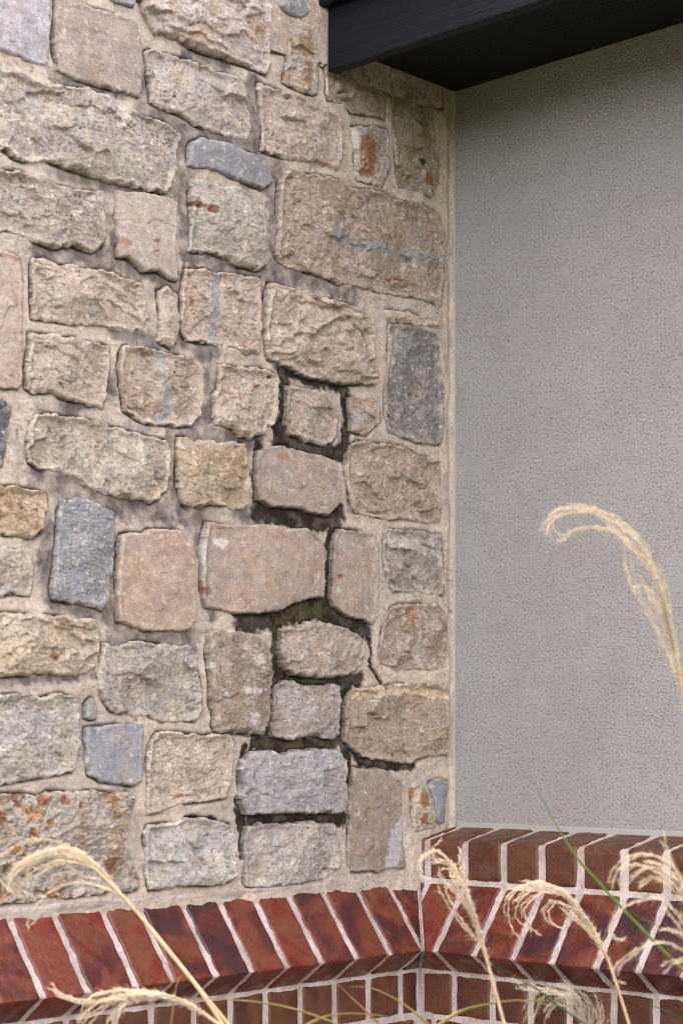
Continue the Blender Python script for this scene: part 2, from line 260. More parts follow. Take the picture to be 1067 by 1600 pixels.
MOSS = [([(440,960),(480,948),(500,945)],15),([(435,980),(434,1030)],11),([(440,1052),(500,1064)],6),([(400,1164),(520,1160)],4),([(470,590),(500,600)],6),([(400,1270),(535,1272)],3)]
def seg_dist(x, y, pts, closed=False):
    pts = np.asarray(pts, float); n = len(pts); best = np.full(x.shape, 1e9)
    for i in range(n if closed else n-1):
        p = pts[i]; q = pts[(i+1) % n]; d = q-p; L2 = max(d@d, 1e-12)
        t = np.clip(((x-p[0])*d[0]+(y-p[1])*d[1])/L2, 0, 1)
        best = np.minimum(best, (x-p[0]-t*d[0])**2+(y-p[1]-t*d[1])**2)
    return np.sqrt(best)
def sdf(x, y, pts):
    """signed distance, positive inside"""
    pts = np.asarray(pts, float); n = len(pts); ins = np.zeros(x.shape, bool)
    for i in range(n):
        p = pts[i]; q = pts[(i+1) % n]
        if p[1] == q[1]: continue
        c = ((p[1] > y) != (q[1] > y)) & (x < (q[0]-p[0])*(y-p[1])/(q[1]-p[1])+p[0])
        ins ^= c
    d = seg_dist(x, y, pts, True)
    return np.where(ins, d, -d)
def to_plane(pts, a=0.0): return [on_stone(px, py, a) for px, py in pts]
def px_len(px, w): return w/F*(CAM[0]*1.0)/(sa-(px-CX)/F*ca)   # size of w pixels at the stone plane
def stain(b, z, spec, soft=1.0):
    m = np.zeros(b.shape)
    wob = 0.004*NZ.fbm(b*60, z*60, 3); wob2 = 0.45*NZ.fbm(b*90+9, z*70+4, 3)
    for pts, r in spec:
        P = to_plane(pts); rr = px_len(pts[0][0], r)
        lo = np.min(P, 0)-3*rr; hi = np.max(P, 0)+3*rr
        k = (b > lo[0]) & (b < hi[0]) & (z > lo[1]) & (z < hi[1])
        if not k.any(): continue
        d = seg_dist(b[k]+wob[k], z[k]+wob[k], P)*0.88
        m[k] = np.maximum(m[k], 1-ss(d/rr+wob2[k]*0.8, 0.85 if spec is BLACK else 0.7, (1.35 if spec is BLACK else 1.75)*soft))
    return m
def stone_mesh(name, poly, kind, c0, c1, H, ex, seed, db, dz, rim=True):
    rnd = np.random.RandomState(seed); nz = Noise(seed+100)
    P = np.array(poly); lo = P.min(0)-0.004; hi = P.max(0)+0.004
    nb = int((hi[0]-lo[0])/db)+2; nzv = int((hi[1]-lo[1])/dz)+2
    B, Z = np.meshgrid(lo[0]+np.arange(nb)*db, lo[1]+np.arange(nzv)*dz, indexing='ij')
    sm = kind == S_
    wa = 0.0016 if sm else 0.0026
    Bw = B+wa*nz.fbm(B*70, Z*70, 4, 0.6); Zw = Z+wa*nz.fbm(B*70+31, Z*70+11, 4, 0.6)
    d = sdf(Bw, Zw, poly)
    gb, gz = np.gradient(d, db, dz)
    size = min(hi-lo)
    up = np.clip(gz, -1, 1)                                   # +1 near the lower rim
    e = (0.0025 if sm else 0.003)+(0.0015 if sm else 0.006)*ss(up, 0.2, 0.9)*np.clip(0.6+nz.fbm(B*25, Z*25, 2), 0, 1.4)
    Hm = max(H*0.00070, 0.0095); t = np.clip(d/e, 0, 1); base = -0.006
    prof = Hm*(0.55+0.45*(1-(1-t)**2.2))
    h = prof.copy()
    cb, cz = (lo+hi)/2; fac = ex.get('fac', 1.0)*(0.35 if sm else 0.8)
    # chipped facets: the lower envelope of a few tilted planes
    def cells(cw, chh, tilt, stepamp, sd):
        r2 = np.random.RandomState(seed*3+sd); nx = int((hi[0]-lo[0])/cw)+2; ny = int((hi[1]-lo[1])/chh)+2
        X = lo[0]+(np.arange(nx)[:, None]-0.3+r2.rand(nx, ny)*1.1)*cw; Y = lo[1]+(np.arange(ny)[None]-0.3+r2.rand(nx, ny)*1.1)*chh
        X = X.ravel(); Y = Y.ravel(); best = np.full(B.shape, 9e9); out = np.zeros(B.shape)
        Bx = B+cw*0.28*nz.fbm(B*1.1/cw+sd, Z*1.1/chh, 3, 0.6); Zx = Z+chh*0.28*nz.fbm(B*1.1/cw, Z*1.1/chh+sd, 3, 0.6)
        T1 = r2.normal(0, tilt, X.size); T2 = r2.normal(0, tilt, X.size); O = r2.uniform(-1, 1, X.size)*stepamp
        for q in range(X.size):
            dq = ((Bx-X[q])/cw)**2+((Zx-Y[q])/chh)**2; m_ = dq < best
            best = np.where(m_, dq, best); out = np.where(m_, O[q]+T1[q]*(B-X[q])+T2[q]*(Z-Y[q]), out)
        return out
    if rim:
        amc = (0.18 if sm else 1.0)*ex.get('chip', 0.25 if ex.get('flat') else 0.5)
        h += amc*ss(d, 0, 0.006)*(cells(0.062, 0.038, 0.17, 0.0022, 1)+cells(0.022, 0.014, 0.11, 0.0006, 2))
    k = 6; env = np.zeros(B.shape)+0.006
    for i in range(k):
        an = rnd.rand()*2*np.pi; sl = (0.05+0.24*rnd.rand())*fac
        pb = cb+(rnd.rand()-.5)*(hi[0]-lo[0])*0.7; pz = cz+(rnd.rand()-.5)*(hi[1]-lo[1])*0.7
        pl = 0.0035*rnd.rand()+sl*((B-pb+0.006*nz.n(B*30, Z*30))*np.cos(an)+(Z-pz+0.006*nz.n(B*30+5, Z*30))*np.sin(an))
        env = np.minimum(env, pl) if i else pl
    env = np.maximum(env, -Hm*0.75); amt = 0.35+0.65*ss(d, 0, 0.010)
    if not ex.get('flat'): h += env*amt*(1.0 if not sm else 0.6)
    h += (0.002 if not sm else 0.001)*ss(d, 0, size*0.3)
    A = 1.0 if kind != S_ else 0.28
    h += A*ss(d, 0, 0.008)*(0.0010*nz.fbm(B*22, Z*22, 3)+0.0008*nz.fbm(B*80, Z*95, 3, 0.6)+0.0007*nz.fbm(B*300, Z*300, 2))
    if not sm:                                                # small scalloped flakes
        w = nz.fbm(B*16+7, Z*26, 4, 0.55)*2.4; fr = w-np.floor(w)
        h += 0.0014*(fr-0.5)*ss(d, 0, 0.010)
    if ex.get('terr'):
        tf = ex.get('tf', 38); w = (Z+0.10*(B-cb)*0)*tf+1.1*nz.fbm(B*9, Z*14, 4)+rnd.rand()
        fr = w-np.floor(w); prf = np.where(fr < 0.12, 1-fr/0.12, (fr-0.12)/0.88)
        h += ex['terr']*(1-prf-0.6)*ss(d, 0, 0.012)*np.clip(0.55+nz.fbm(B*12+3, Z*8, 2), 0, 1)
    col = np.empty(B.shape+(3,)); pat = ex.get('pat', 0.30)
    q = nz.fbm(B*20, Z*26, 4, 0.6)*0.5+0.5
    mk = 0.85*ss(q+0.16*nz.fbm(B*160, Z*160, 2), 0.62-pat*0.5, 0.62-pat*0.5+0.34)[..., None]
    col[:] = lin(c0)*(1-mk)+lin(c1)*mk
    col *= (1+0.16*nz.fbm(B*45+2, Z*45, 4, 0.65))[..., None]
    hue = 0.05*nz.fbm(B*30+44, Z*30, 3)[..., None]; col *= 1+hue*np.array([1, 0.1, -1.0])
    wh = ss(nz.fbm(B*55+8, Z*75, 4, 0.7), 0.62, 0.95)[..., None]*0.6; col = col*(1-wh)+lin((205, 196, 186))*wh
    br = ss(nz.fbm(B*34+70, Z*38, 4, 0.7), 0.55, 0.95)[..., None]*(0.30 if not sm else 0.15); col = col*(1-br)+lin((132, 104, 74))*br
    sp = ss(nz.fbm(B*190, Z*190, 2), 0.86, 1.0)[..., None]*0.75; col = col*(1-sp)+lin((118, 70, 42))*sp
    if not sm and rim:
        ck = np.abs(nz.fbm(B*13+300, Z*24, 4, 0.6)); ck = (1-ss(ck, 0.006, 0.022))*ss(nz.fbm(B*9+33, Z*9, 2), 0.12, 0.4)*ss(d, 0.003, 0.01)
        h -= 0.0022*ck; col *= (1-0.5*ck)[..., None]
    # weathered paler rim
    rimc = np.exp(-(d/0.004)**2)[..., None]*0.35*ss(nz.fbm(B*60, Z*60, 2), -0.2, 0.5)[..., None]
    col = col*(1-rimc)+lin((208, 198, 182))*rimc
    if kind == T_:
        hole = ss(nz.fbm(B*48, Z*55, 4, 0.65), 0.42, 0.62)*ss(nz.fbm(B*9+2, Z*9, 2), -0.35, 0.35)
        h -= 0.007*hole; hh = hole[..., None]; col = col*(1-hh*0.9)+lin((142, 92, 46))*hh*0.9
        h += 0.0022*nz.fbm(B*100, Z*100, 3, 0.7)
    for pts, w, c in ex.get('veins', []):
        P2 = to_plane(pts, 0.015); rr = px_len(pts[0][0], w)
        dd = seg_dist(B+0.003*nz.fbm(B*50, Z*50, 3), Z+0.003*nz.fbm(B*50+9, Z*50, 3), P2)
        m = (1-ss(dd/rr+0.5*nz.fbm(B*90, Z*90, 3), 0.75, 1.3))[..., None]*0.8
        col = col*(1-m)+lin(c)*(1+0.15*nz.fbm(B*150, Z*150, 3))[..., None]*m
    for x, y, rx, ry, c in ex.get('spots', []):
        p = on_stone(x, y, 0.018); ax = px_len(x, rx)/0.72; ay = px_len(x, ry)
        dd = np.hypot((B-p[0])/ax, (Z-p[1])/ay)+0.35*nz.fbm(B*110, Z*110, 3)
        m = (1-ss(dd, 0.75, 1.25)); h -= 0.0015*m*(1 if sum(c) < 300 else 0); m = m[..., None]*0.9
        col = col*(1-m)+lin(c)*m
    if rim:
        dk = stain(B, Z, BLACK, 0.8)*np.exp(-np.clip(d, 0, 1)/0.0022); dk = (dk*0.55)[..., None]
        col = col*(1-dk)+lin((50, 42, 34))*dk
    col = np.clip(col, 0.004, 0.85)
    col = (col*1.10+0.008)*(np.array([1.27, 1.23, 1.225]) if not sm else 0.86); lum = col.mean(-1, keepdims=True); col = lum+(col-lum)*0.80
    keep = d > -0.0021
    gn = np.maximum(np.hypot(gb, gz), 0.3); mv = np.where(d < 0.5*db, -d+0.0001, 0)
    B = B+mv*gb/gn**2; Z = Z+mv*gz/gn**2
    cell = keep[:-1, :-1] & keep[1:, :-1] & keep[:-1, 1:] & keep[1:, 1:]
    idx = np.full(B.shape, -1); used = np.zeros(B.shape, bool)
    for i, j in ((0, 0), (1, 0), (0, 1), (1, 1)): used[i:nb-1+i, j:nzv-1+j] |= cell
    idx[used] = np.arange(used.sum())
    V = np.stack([h[used], -B[used], Z[used]], -1)
    I, J = np.nonzero(cell)
    Fc = np.stack([idx[I, J], idx[I, J+1], idx[I+1, J+1], idx[I+1, J]], -1)
    E_ = np.concatenate([Fc[:, [0, 1]], Fc[:, [1, 2]], Fc[:, [2, 3]], Fc[:, [3, 0]]])       # skirt into the mortar bed
    key = np.sort(E_, 1); key = key[:, 0].astype(np.int64)*len(V)+key[:, 1]
    _, inv, cnt = np.unique(key, return_inverse=True, return_counts=True); E_ = E_[cnt[inv.ravel()] == 1]
    rv = np.unique(E_); mp_ = np.full(len(V), -1); mp_[rv] = len(V)+np.arange(len(rv)); cu = col[used]; nr_ = len(rv)
    V2 = V[rv].copy(); V3 = V2.copy(); V3[:, 0] = -0.022; V = np.concatenate([V, V2, V3]); cs = cu[rv]*0.8+lin((190, 178, 160))*0.2; cu = np.concatenate([cu, cs, cs])
    Fc = np.concatenate([Fc, np.stack([mp_[E_[:, 1]], mp_[E_[:, 0]], mp_[E_[:, 0]]+nr_, mp_[E_[:, 1]]+nr_], -1)])
    o = mesh_obj(name, V, Fc, M_SMOOTH if sm else M_ROUGH, wall, cu)
    if ex.get('label'): o['label'] = ex['label']
    return o
polys = []
for i, (ps, kind, c0, c1, H, ex) in enumerate(ST):
    pts = [tuple(float(v) for v in p.split(',')) for p in ps.split()]
    xs = [p[0] for p in pts]; ys = [p[1] for p in pts]; ym = (min(ys)+max(ys))/2; xm, xh = (min(xs)+max(xs))/2, (max(xs)-min(xs))/2; Hf = max(H*0.0007, 0.0095)
    P = [on_stone(px+(-1.2 if px < xm else 1.2), py+(-1.2 if py < ym else 1.2), Hf*(0.55+0.45*float(ss((px-xm)/xh, -0.7, 0.3)))) for px, py in pts]; polys.append(P)
    stone_mesh("stone", P, kind, c0, c1, H, ex, 11+7*i, 0.0017, 0.0015)
# more of the same wall beyond the left and upper sides of the picture
rf = random.Random(4); fill = []
zr = 1.300
while zr < 2.66:
    hh = rf.choice((0.15, 0.19, 0.23)); b0 = 0.905+rf.random()*0.03
    while b0 < 2.2:
        w = rf.uniform(0.24, 0.40); b1 = min(b0+w, 2.285)
        if b1-b0 > 0.08:
            q = 0.012; j = lambda: rf.uniform(-.008, .008)
            fill.append([(b0+q*.5+j(), zr+q+j()), ((b0+b1)/2, zr+q*.7+j()), (b1-q*.5+j(), zr+q+j()), (b1-q*.4, zr+hh/2+j()), (b1-q+j(), zr+hh-q+j()), ((b0+b1)/2, zr+hh-q*.6+j()), (b0+q+j(), zr+hh-q+j()), (b0+q*.4, zr+hh/2+j())])
        b0 = b1+0.006
    zr += hh
for k in range(4):
    b0 = 0.02+k*0.22; fill.append([(b0+.01, 2.47), (b0+.2, 2.465), (b0+.205, 2.60), (b0+.195, 2.70), (b0+.02, 2.705), (b0+.005, 2.6)])
for i, P in enumerate(fill):
    c = rf.choice(((172, 156, 140), (160, 148, 136), (178, 158, 138), (150, 148, 150)))
    stone_mesh("stone", P, rf.choice((R, R, S_)), c, tuple(v-12 for v in c), rf.uniform(14, 22), {}, 900+i, 0.006, 0.006, rim=False)

def mortar_patch(b0, b1, z0, z1, db, dz, plist):
    nb = int(round((b1-b0)/db))+1; nzv = int(round((z1-z0)/dz))+1
    B, Z = np.meshgrid(np.linspace(b0, b1, nb), np.linspace(z0, z1, nzv), indexing='ij')
    D = np.full(B.shape, 0.05)
    for P in plist:
        A = np.array(P); lo = A.min(0)-0.03; hi = A.max(0)+0.03
        i0, i1 = np.searchsorted(B[:, 0], (lo[0], hi[0])); j0, j1 = np.searchsorted(Z[0], (lo[1], hi[1]))
        if i1 <= i0 or j1 <= j0: continue
        dd = -sdf(B[i0:i1, j0:j1], Z[i0:i1, j0:j1], P)
        D[i0:i1, j0:j1] = np.minimum(D[i0:i1, j0:j1], dd)
    bk = stain(B, Z, BLACK); gy = stain(B, Z, GREY); ms = stain(B, Z, MOSS)
    right = 1-ss(B, 0.14, 0.24)
    n1 = NZ.fbm(B*14, Z*14, 3)
    h = 0.0030+0.0026*n1+0.0011*NZ.fbm(B*55+3, Z*75, 4, 0.6)+0.0006*NZ.fbm(B*260, Z*260, 2)
    h += right*0.0025*(1-bk)+0.002*ss(NZ.fbm(B*8+60, Z*8, 2), -0.1, 0.5)*(1-bk)
    h -= 0.0008*bk+0.001*gy
    h += 0.0012*np.exp(-(np.clip(D, 0, 1)/0.010)**2)*(1-bk)*ss(NZ.fbm(B*18+20, Z*18, 2), -0.4, 0.4)
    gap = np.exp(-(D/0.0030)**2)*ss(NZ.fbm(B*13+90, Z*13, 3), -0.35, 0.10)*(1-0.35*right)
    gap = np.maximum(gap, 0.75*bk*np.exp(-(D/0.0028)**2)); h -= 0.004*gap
    strip = 1-ss(B+0.004*NZ.fbm(B*2, Z*14, 2), 0.010, 0.020)                 # cream fillet down the inside corner
    h = h*(1-strip)+strip*(0.002+0.0015*NZ.fbm(B*40, Z*14, 3)+0.004*(1-ss(B, 0.002, 0.012)))
    h -= 0.025*ss(-D, 0.0012, 0.0042)
    col = np.empty(B.shape+(3,)); q = ss(NZ.fbm(B*11, Z*11, 4), -0.4, 0.5)[..., None]
    col[:] = lin((196, 181, 164))*q+lin((182, 169, 157))*(1-q)
    yl = ss(NZ.fbm(B*6+77, Z*9, 3), 0.0, 0.5)[..., None]; col = col*(1-0.45*yl)+lin((200, 180, 156))*0.45*yl
    streak = NZ.fbm(B*60, Z*16, 3); col *= (1+0.10*streak+0.10*NZ.fbm(B*120, Z*120, 3, 0.7))[..., None]
    gm = (gy*np.clip(0.75+0.5*NZ.fbm(B*50, Z*40, 3), 0, 1))[..., None]*0.92
    base_g = (0.15+0.4*ss(Z, 1.5, 2.0))[..., None]*ss(NZ.fbm(B*24+5, Z*24, 4, 0.65), 0.0, 0.6)[..., None]*ss(B, 0.16, 0.3)[..., None]
    col = col*(1-base_g)+lin((146, 137, 132))*base_g
    col = col*(1-gm)+lin((98, 89, 88))*(1+0.3*NZ.fbm(B*140, Z*120, 3, 0.7))[..., None]*gm
    bm_ = bk[..., None]*np.clip(0.96+0.15*NZ.fbm(B*40, Z*40, 3), 0, 1)[..., None]
    col = col*(1-bm_)+lin((44, 36, 28))*(1+0.5*NZ.fbm(B*130, Z*110, 3, 0.7))[..., None]*bm_
    mm = (ms*bk*ss(NZ.fbm(B*60+3, Z*60, 3), -0.4, 0.5))[..., None]*0.8; col = col*(1-mm)+lin((80, 78, 34))*mm
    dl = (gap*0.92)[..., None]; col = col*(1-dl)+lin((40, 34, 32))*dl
    fine = ss(NZ.fbm(B*230, Z*230, 2), 0.9, 1.0)[..., None]*0.7; col = col*(1-fine)+lin((60, 50, 45))*fine
    # hairline cracks
    cr = np.abs(NZ.fbm(B*15+200, Z*15, 4, 0.6)); cr = (1-ss(cr, 0.004, 0.016))*ss(NZ.fbm(B*5+33, Z*5, 2), 0.25, 0.5)
    h -= 0.002*cr; col *= (1-0.6*cr)[..., None]
    V = np.stack([h, -B, Z], -1).reshape(-1, 3)
    I, J = np.meshgrid(np.arange(nb-1), np.arange(nzv-1), indexing='ij'); I = I.ravel(); J = J.ravel(); w = nzv
    Fc = np.stack([I*w+J, I*w+J+1, (I+1)*w+J+1, (I+1)*w+J], -1)
    return V, Fc, np.clip(col.reshape(-1, 3), 0.004, 0.85)
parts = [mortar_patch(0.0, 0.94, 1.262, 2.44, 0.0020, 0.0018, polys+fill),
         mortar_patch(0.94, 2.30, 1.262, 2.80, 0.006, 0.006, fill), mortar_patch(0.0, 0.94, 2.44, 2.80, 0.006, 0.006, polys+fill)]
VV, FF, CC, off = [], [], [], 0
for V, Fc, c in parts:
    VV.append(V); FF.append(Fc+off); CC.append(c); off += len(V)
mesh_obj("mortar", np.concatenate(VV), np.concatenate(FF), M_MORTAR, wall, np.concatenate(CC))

# ------------------------------------------------------------------ generic boxes
def box_arrays(x0, x1, y0, y1, z0, z1):
    V = np.array([(x, y, z) for x in (x0, x1) for y in (y0, y1) for z in (z0, z1)], float)
    Fc = np.array([(0, 1, 3, 2), (4, 6, 7, 5), (0, 4, 5, 1), (2, 3, 7, 6), (0, 2, 6, 4), (1, 5, 7, 3)])
    return V, Fc
def box(name, dims, mat, parent=None, bev=0.0):
    V, Fc = box_arrays(*dims); o = mesh_obj(name, V, Fc, mat, parent, smooth=False)
    if bev:
        md = o.modifiers.new("b", 'BEVEL'); md.width = bev; md.segments = 2
    return o
core_m, N, L, B = new_mat("wall_core_render"); B.inputs['Base Color'].default_value = (0.35, 0.31, 0.27, 1)
box("wall_core", (-0.30, -0.06, -2.30, 0.60, 0.0, 2.80), core_m, wall)
box("coping", (-0.34, 0.03, -2.33, 0.0, 2.802, 2.86), core_m, wall, 0.006)

# ------------------------------------------------------------------ bricks
def round_box(l, w, t, r=0.003, step=0.006):
    """rounded box centred on origin: size l (u) x w (v) x t (n)"""
    hs_ = np.array([l, w, t])/2; V = []; Fc = []
    for ax in range(3):
        u, v = (ax+1) % 3, (ax+2) % 3
        def ticks(h):
            n = max(2, int(2*h/step)); s = np.linspace(-h, h, n+1); return np.unique(np.concatenate([s, [-h+r*.5, -h+r, h-r, h-r*.5]]))
        tu, tv = ticks(hs_[u]), ticks(hs_[v])
        for sg in (-1, 1):
            U, W = np.meshgrid(tu, tv, indexing='ij'); P = np.zeros(U.shape+(3,)); P[..., ax] = sg*hs_[ax]; P[..., u] = U; P[..., v] = W
            o = len(V) and sum(len(x) for x in V); n = len(tv)
            V.append(P.reshape(-1, 3)); I, J = np.meshgrid(np.arange(len(tu)-1), np.arange(n-1), indexing='ij'); I = I.ravel(); J = J.ravel()
            q = np.stack([I*n+J, (I+1)*n+J, (I+1)*n+J+1, I*n+J+1], -1)+o
            Fc.append(q if sg > 0 else q[:, ::-1])
    V = np.concatenate(V); Fc = np.concatenate(Fc)
    key = np.round(V*1e6).astype(np.int64); _, first, inv = np.unique(key, axis=0, return_index=True, return_inverse=True)
    V = V[first]; Fc = inv.ravel()[Fc]
    c = np.clip(V, -(hs_-r), hs_-r); dd = V-c; ln = np.linalg.norm(dd, axis=1, keepdims=True); ln[ln == 0] = 1
    Nn = dd/ln
    return c+Nn*r, Fc, Nn
class Course:
    def __init__(s, seed): s.V = []; s.F = []; s.C = []; s.o = 0; s.r = np.random.RandomState(seed)
    def add(s, centre, U, W, Nn, l, w, t, clamp=None, step=0.006, jit=1.0, r=0.003):
        V, Fc, nr = round_box(l, w, t, r, step)
        seed = s.r.rand()*50
        amp = 0.0008
        nn = NZ.fbm(V[:, 0]*45+seed, V[:, 1]*45+V[:, 2]*30, 3)
        sd = NZ.fbm(V[:, 0]*38+seed*3, V[:, 1]*3+V[:, 2]*8, 3); V = V+nr*(0.0006*nn)[:, None]; V[:, 1] += nr[:, 1]*0.0017*sd
        a = s.r.uniform(-1, 1, 3)*np.array([0.006, 0.006, 0.010])*jit
        P = centre+np.outer(V[:, 0]+a[0]*V[:, 1], U)+np.outer(V[:, 1], W)+np.outer(V[:, 2]+a[2]*V[:, 0]+s.r.uniform(-.0008, .0008)*jit, Nn)
        if clamp is not None:
            P, allc = clamp(P)
            if allc: return
        s.V.append(P); s.F.append(Fc+s.o); s.o += len(P)
        s.C.append(np.tile(s.r.rand(3), (len(P), 1)))
    def build(s, name, mat, parent):
        return mesh_obj(name, np.concatenate(s.V), np.concatenate(s.F), mat, parent, np.concatenate(s.C))
SL = np.array([0.07, -0.095]); SL /= np.linalg.norm(SL)          # slope of the splayed course: (out, up)
PN = np.array([SL[1], -SL[0]])                                   # inward-down
PN = np.array([-0.095, -0.07]); PN /= np.linalg.norm(PN)
LEN, THK, BT = 0.118, 0.056, 0.057
ZT, NOSE = 1.277, 0.070
m_half = 0.004
def left_xyz(a, b, z): return np.array([a, -b, z])
def section(out0):                                               # centre of a splayed brick in (out, z)
    T = np.array([out0, ZT]); return T+SL*LEN/2+PN*BT/2
def clampL(P):
    b = -P[:, 1]; lim = P[:, 0]+0.08+m_half; k = b < lim; P = P.copy(); P[k, 1] = -lim[k]; return P, (k.mean() > 0.97)
def clampR(P):
    out = -P[:, 1]-0.08; lim = out+m_half; k = P[:, 0] < lim; P = P.copy(); P[k, 0] = lim[k]; return P, (k.mean() > 0.97)
def clampR0(P):
    k = P[:, 0] < 0.006; P = P.copy(); P[k, 0] = 0.006; P[:, 2] += 0.20*(P[:, 1]+0.08)*np.clip((P[:, 2]-1.283)/0.06, 0, 1); return P, False

LE = [.845, .775, .697, .635, .560, .493, .426, .358, .287, .215, .144, .0745]
LE = [0.845+0.07*k for k in range(20, 0, -1)]+LE
plinthL = thing("brick_plinth", "red brick plinth with splayed top course under the stone wall", "brick plinth")
slope, low = Course(3), Course(4)
c2 = section(0.0)
for i in range(len(LE)-1+1):
    hiB = LE[i]; loB = LE[i+1]+0.010 if i+1 < len(LE) else 0.0
    if hiB-loB < 0.02 and i+1 < len(LE): continue
    st = 0.005 if hiB < 0.95 else 0.02
    w = hiB-loB
    slope.add(left_xyz(c2[0], (hiB+loB)/2, c2[1]), np.array([SL[0], 0, SL[1]]), np.array([0, -1.0, 0]), -np.array([PN[0], 0, PN[1]]), LEN, w, BT, clampL, st)
WA = 0.026                                                       # face of the lower wall, out from the stone wall
rows = [(1.083, 1.143)]+[(1.083-0.07*k, 1.143-0.07*k) for k in range(1, 15)]
for ri, (z0, z1) in enumerate(rows):
    for i in range(len(LE)-1):
        hiB = LE[i]; loB = LE[i+1]+0.010
        if ri % 2: hiB -= 0.035; loB -= 0.035
        loB = max(loB, WA+0.08+0.006)
        if hiB-loB < 0.015: continue
        st = 0.006 if (hiB < 0.95 and ri == 0) else 0.03
        low.add(left_xyz(WA-0.03, (hiB+loB)/2, (z0+z1)/2), np.array([0, -1.0, 0]), np.array([0, 0, 1.0]), np.array([1.0, 0, 0]), hiB-loB, z1-z0, 0.06, None, st)
slope.build("splayed_brick_course", M_BRICK_SLOPE, plinthL); low.build("lower_brick_courses", M_BRICK_FLAT, plinthL)

RE = [0.0228, .0972, .1702, .2407, .3088, .3853, .4538]
RE = RE+[.4538+.0715*k for k in range(1, 30)]
plinthR = thing("brick_plinth", "red brick plinth with upright brick sill under the grey stucco wall", "brick plinth")
slopeR, lowR, sill = Course(13), Course(14), Course(15)
c3 = section(0.08)
segs = [(0.001, 0.0133)]+[(RE[i], RE[i+1]-0.0105) for i in range(len(RE)-1)]
for (a0, a1) in segs:
    st = 0.005 if a0 < 0.6 else 0.03
    slopeR.add(np.array([(a0+a1)/2, -c3[0], c3[1]]), np.array([0, -SL[0], SL[1]]), np.array([1.0, 0, 0]), -np.array([0, -PN[0], PN[1]]), LEN, a1-a0, BT, clampR, st)
    # sill brick on edge: front face out 0.08, top falling slightly forward
    tl = 0.012
    sill.add(np.array([(a0+a1)/2, -0.0400, 1.3130]), np.array([0, -1.0, 0]), np.array([1.0, 0, 0]), np.array([0, 0, 1.0]), 0.082, a1-a0, 0.060, clampR0, st, 0.6, 0.005)
    for ri, (z0, z1) in enumerate(rows):
        s0, s1 = (a0, a1) if ri % 2 == 0 else (a0+0.035, a1+0.035)
        s0 = max(s0, WA+0.007)
        if s1-s0 < 0.012: continue
        lowR.add(np.array([(s0+s1)/2, -(0.08+WA-0.03), (z0+z1)/2]), np.array([1.0, 0, 0]), np.array([0, 0, 1.0]), np.array([0, -1.0, 0]), s1-s0, z1-z0, 0.06, None, 0.006 if (a0 < 0.6 and ri == 0) else 0.03)
slopeR.build("splayed_brick_course", M_BRICK_SLOPE, plinthR); lowR.build("lower_brick_courses", M_BRICK_FLAT, plinthR); sill.build("brick_sill_course", M_BRICK_FLAT, plinthR)
def mortar_profile(prof, lo, hi, step, place, seed, name, parent):
    pts = []
    for p, q in zip(prof[:-1], prof[1:]):
        p = np.array(p); q = np.array(q); L_ = np.linalg.norm(q-p); n = max(1, int(L_/(0.004 if L_ < 0.3 else 0.05)))
        for k in range(n): pts.append(p+(q-p)*k/n)
    pts.append(np.array(prof[-1])); pts = np.array(pts)
    tan = np.gradient(pts, axis=0); tan /= np.linalg.norm(tan, axis=1, keepdims=True); nor = np.stack([-tan[:, 1], tan[:, 0]], -1)
    s = np.concatenate([np.arange(lo, min(hi, 0.95), step), np.arange(min(hi, 0.95), hi+0.02, 0.02)])
    arc = np.concatenate([[0], np.cumsum(np.linalg.norm(np.diff(pts, axis=0), axis=1))])
    S2, A2 = np.meshgrid(s, arc, indexing='ij')
    nn = 0.0010*NZ.fbm(S2*60+seed, A2*60, 4, 0.6)+0.0004*NZ.fbm(S2*250, A2*250+seed, 2)
    P2 = pts[None]+nor[None]*nn[..., None]
    V = place(P2[..., 0].ravel(), S2.ravel(), P2[..., 1].ravel())
    n = len(arc); I, J = np.meshgrid(np.arange(len(s)-1), np.arange(n-1), indexing='ij'); I = I.ravel(); J = J.ravel()
    Fc = np.stack([I*n+J, (I+1)*n+J, (I+1)*n+J+1, I*n+J+1], -1)
    q = ss(NZ.fbm(S2*20+seed, A2*20, 3), -0.5, 0.5)[..., None]
    col = lin((205, 190, 182))*q+lin((180, 166, 156))*(1-q); col = col*(1+0.12*NZ.fbm(S2*150, A2*150, 3, 0.7))[..., None]
    rd = ss(NZ.fbm(S2*40+9, A2*18+seed, 3), 0.55, 0.8)[..., None]*0.3; col = col*(1-rd)+lin((140, 80, 70))*rd
    return mesh_obj(name, V, Fc, M_MORTAR, parent, np.clip(col.reshape(-1, 3), 0, 0.85))
r_ = 0.0024; off = PN*r_
Tm = np.array([0.0, ZT])+off; Nm = np.array([0.0, ZT])+SL*(LEN-0.0015)+off; Um = Nm+PN*(BT-r_*1.2)
profL = [(-0.012, ZT+0.014), (0.006, ZT+0.010), tuple(Tm+SL*0.004), tuple(Nm), tuple(Um), (WA-0.002, 1.140), (WA-0.002, 0.0)]
def placeL(a, b, z):
    b2 = np.maximum(b, a+0.08); b2 = np.where(a < 0.004, np.maximum(b, 0.07), b2); return np.stack([a, -b2, z], -1)
mortar_profile(profL, 0.07, 2.30, 0.004, placeL, 1.0, "mortar", plinthL)
profR = [(0.0, 1.3565), (0.0745, 1.3415), (0.0785, 1.3375), (0.0785, 1.2835), (0.0800, 1.2795)]+[tuple(np.array(p)+np.array([0.08, 0])) for p in (tuple(Tm+SL*0.004), tuple(Nm), tuple(Um), (WA-0.002, 1.140), (WA-0.002, 0.0))]
def placeR(o, s, z):
    a2 = np.maximum(s, np.maximum(o-0.08, 0.0)); return np.stack([a2, -o, z], -1)
mR = mortar_profile(profR, 0.0, 2.5, 0.004, placeR, 7.0, "mortar", plinthR)
mR.data.flip_normals()

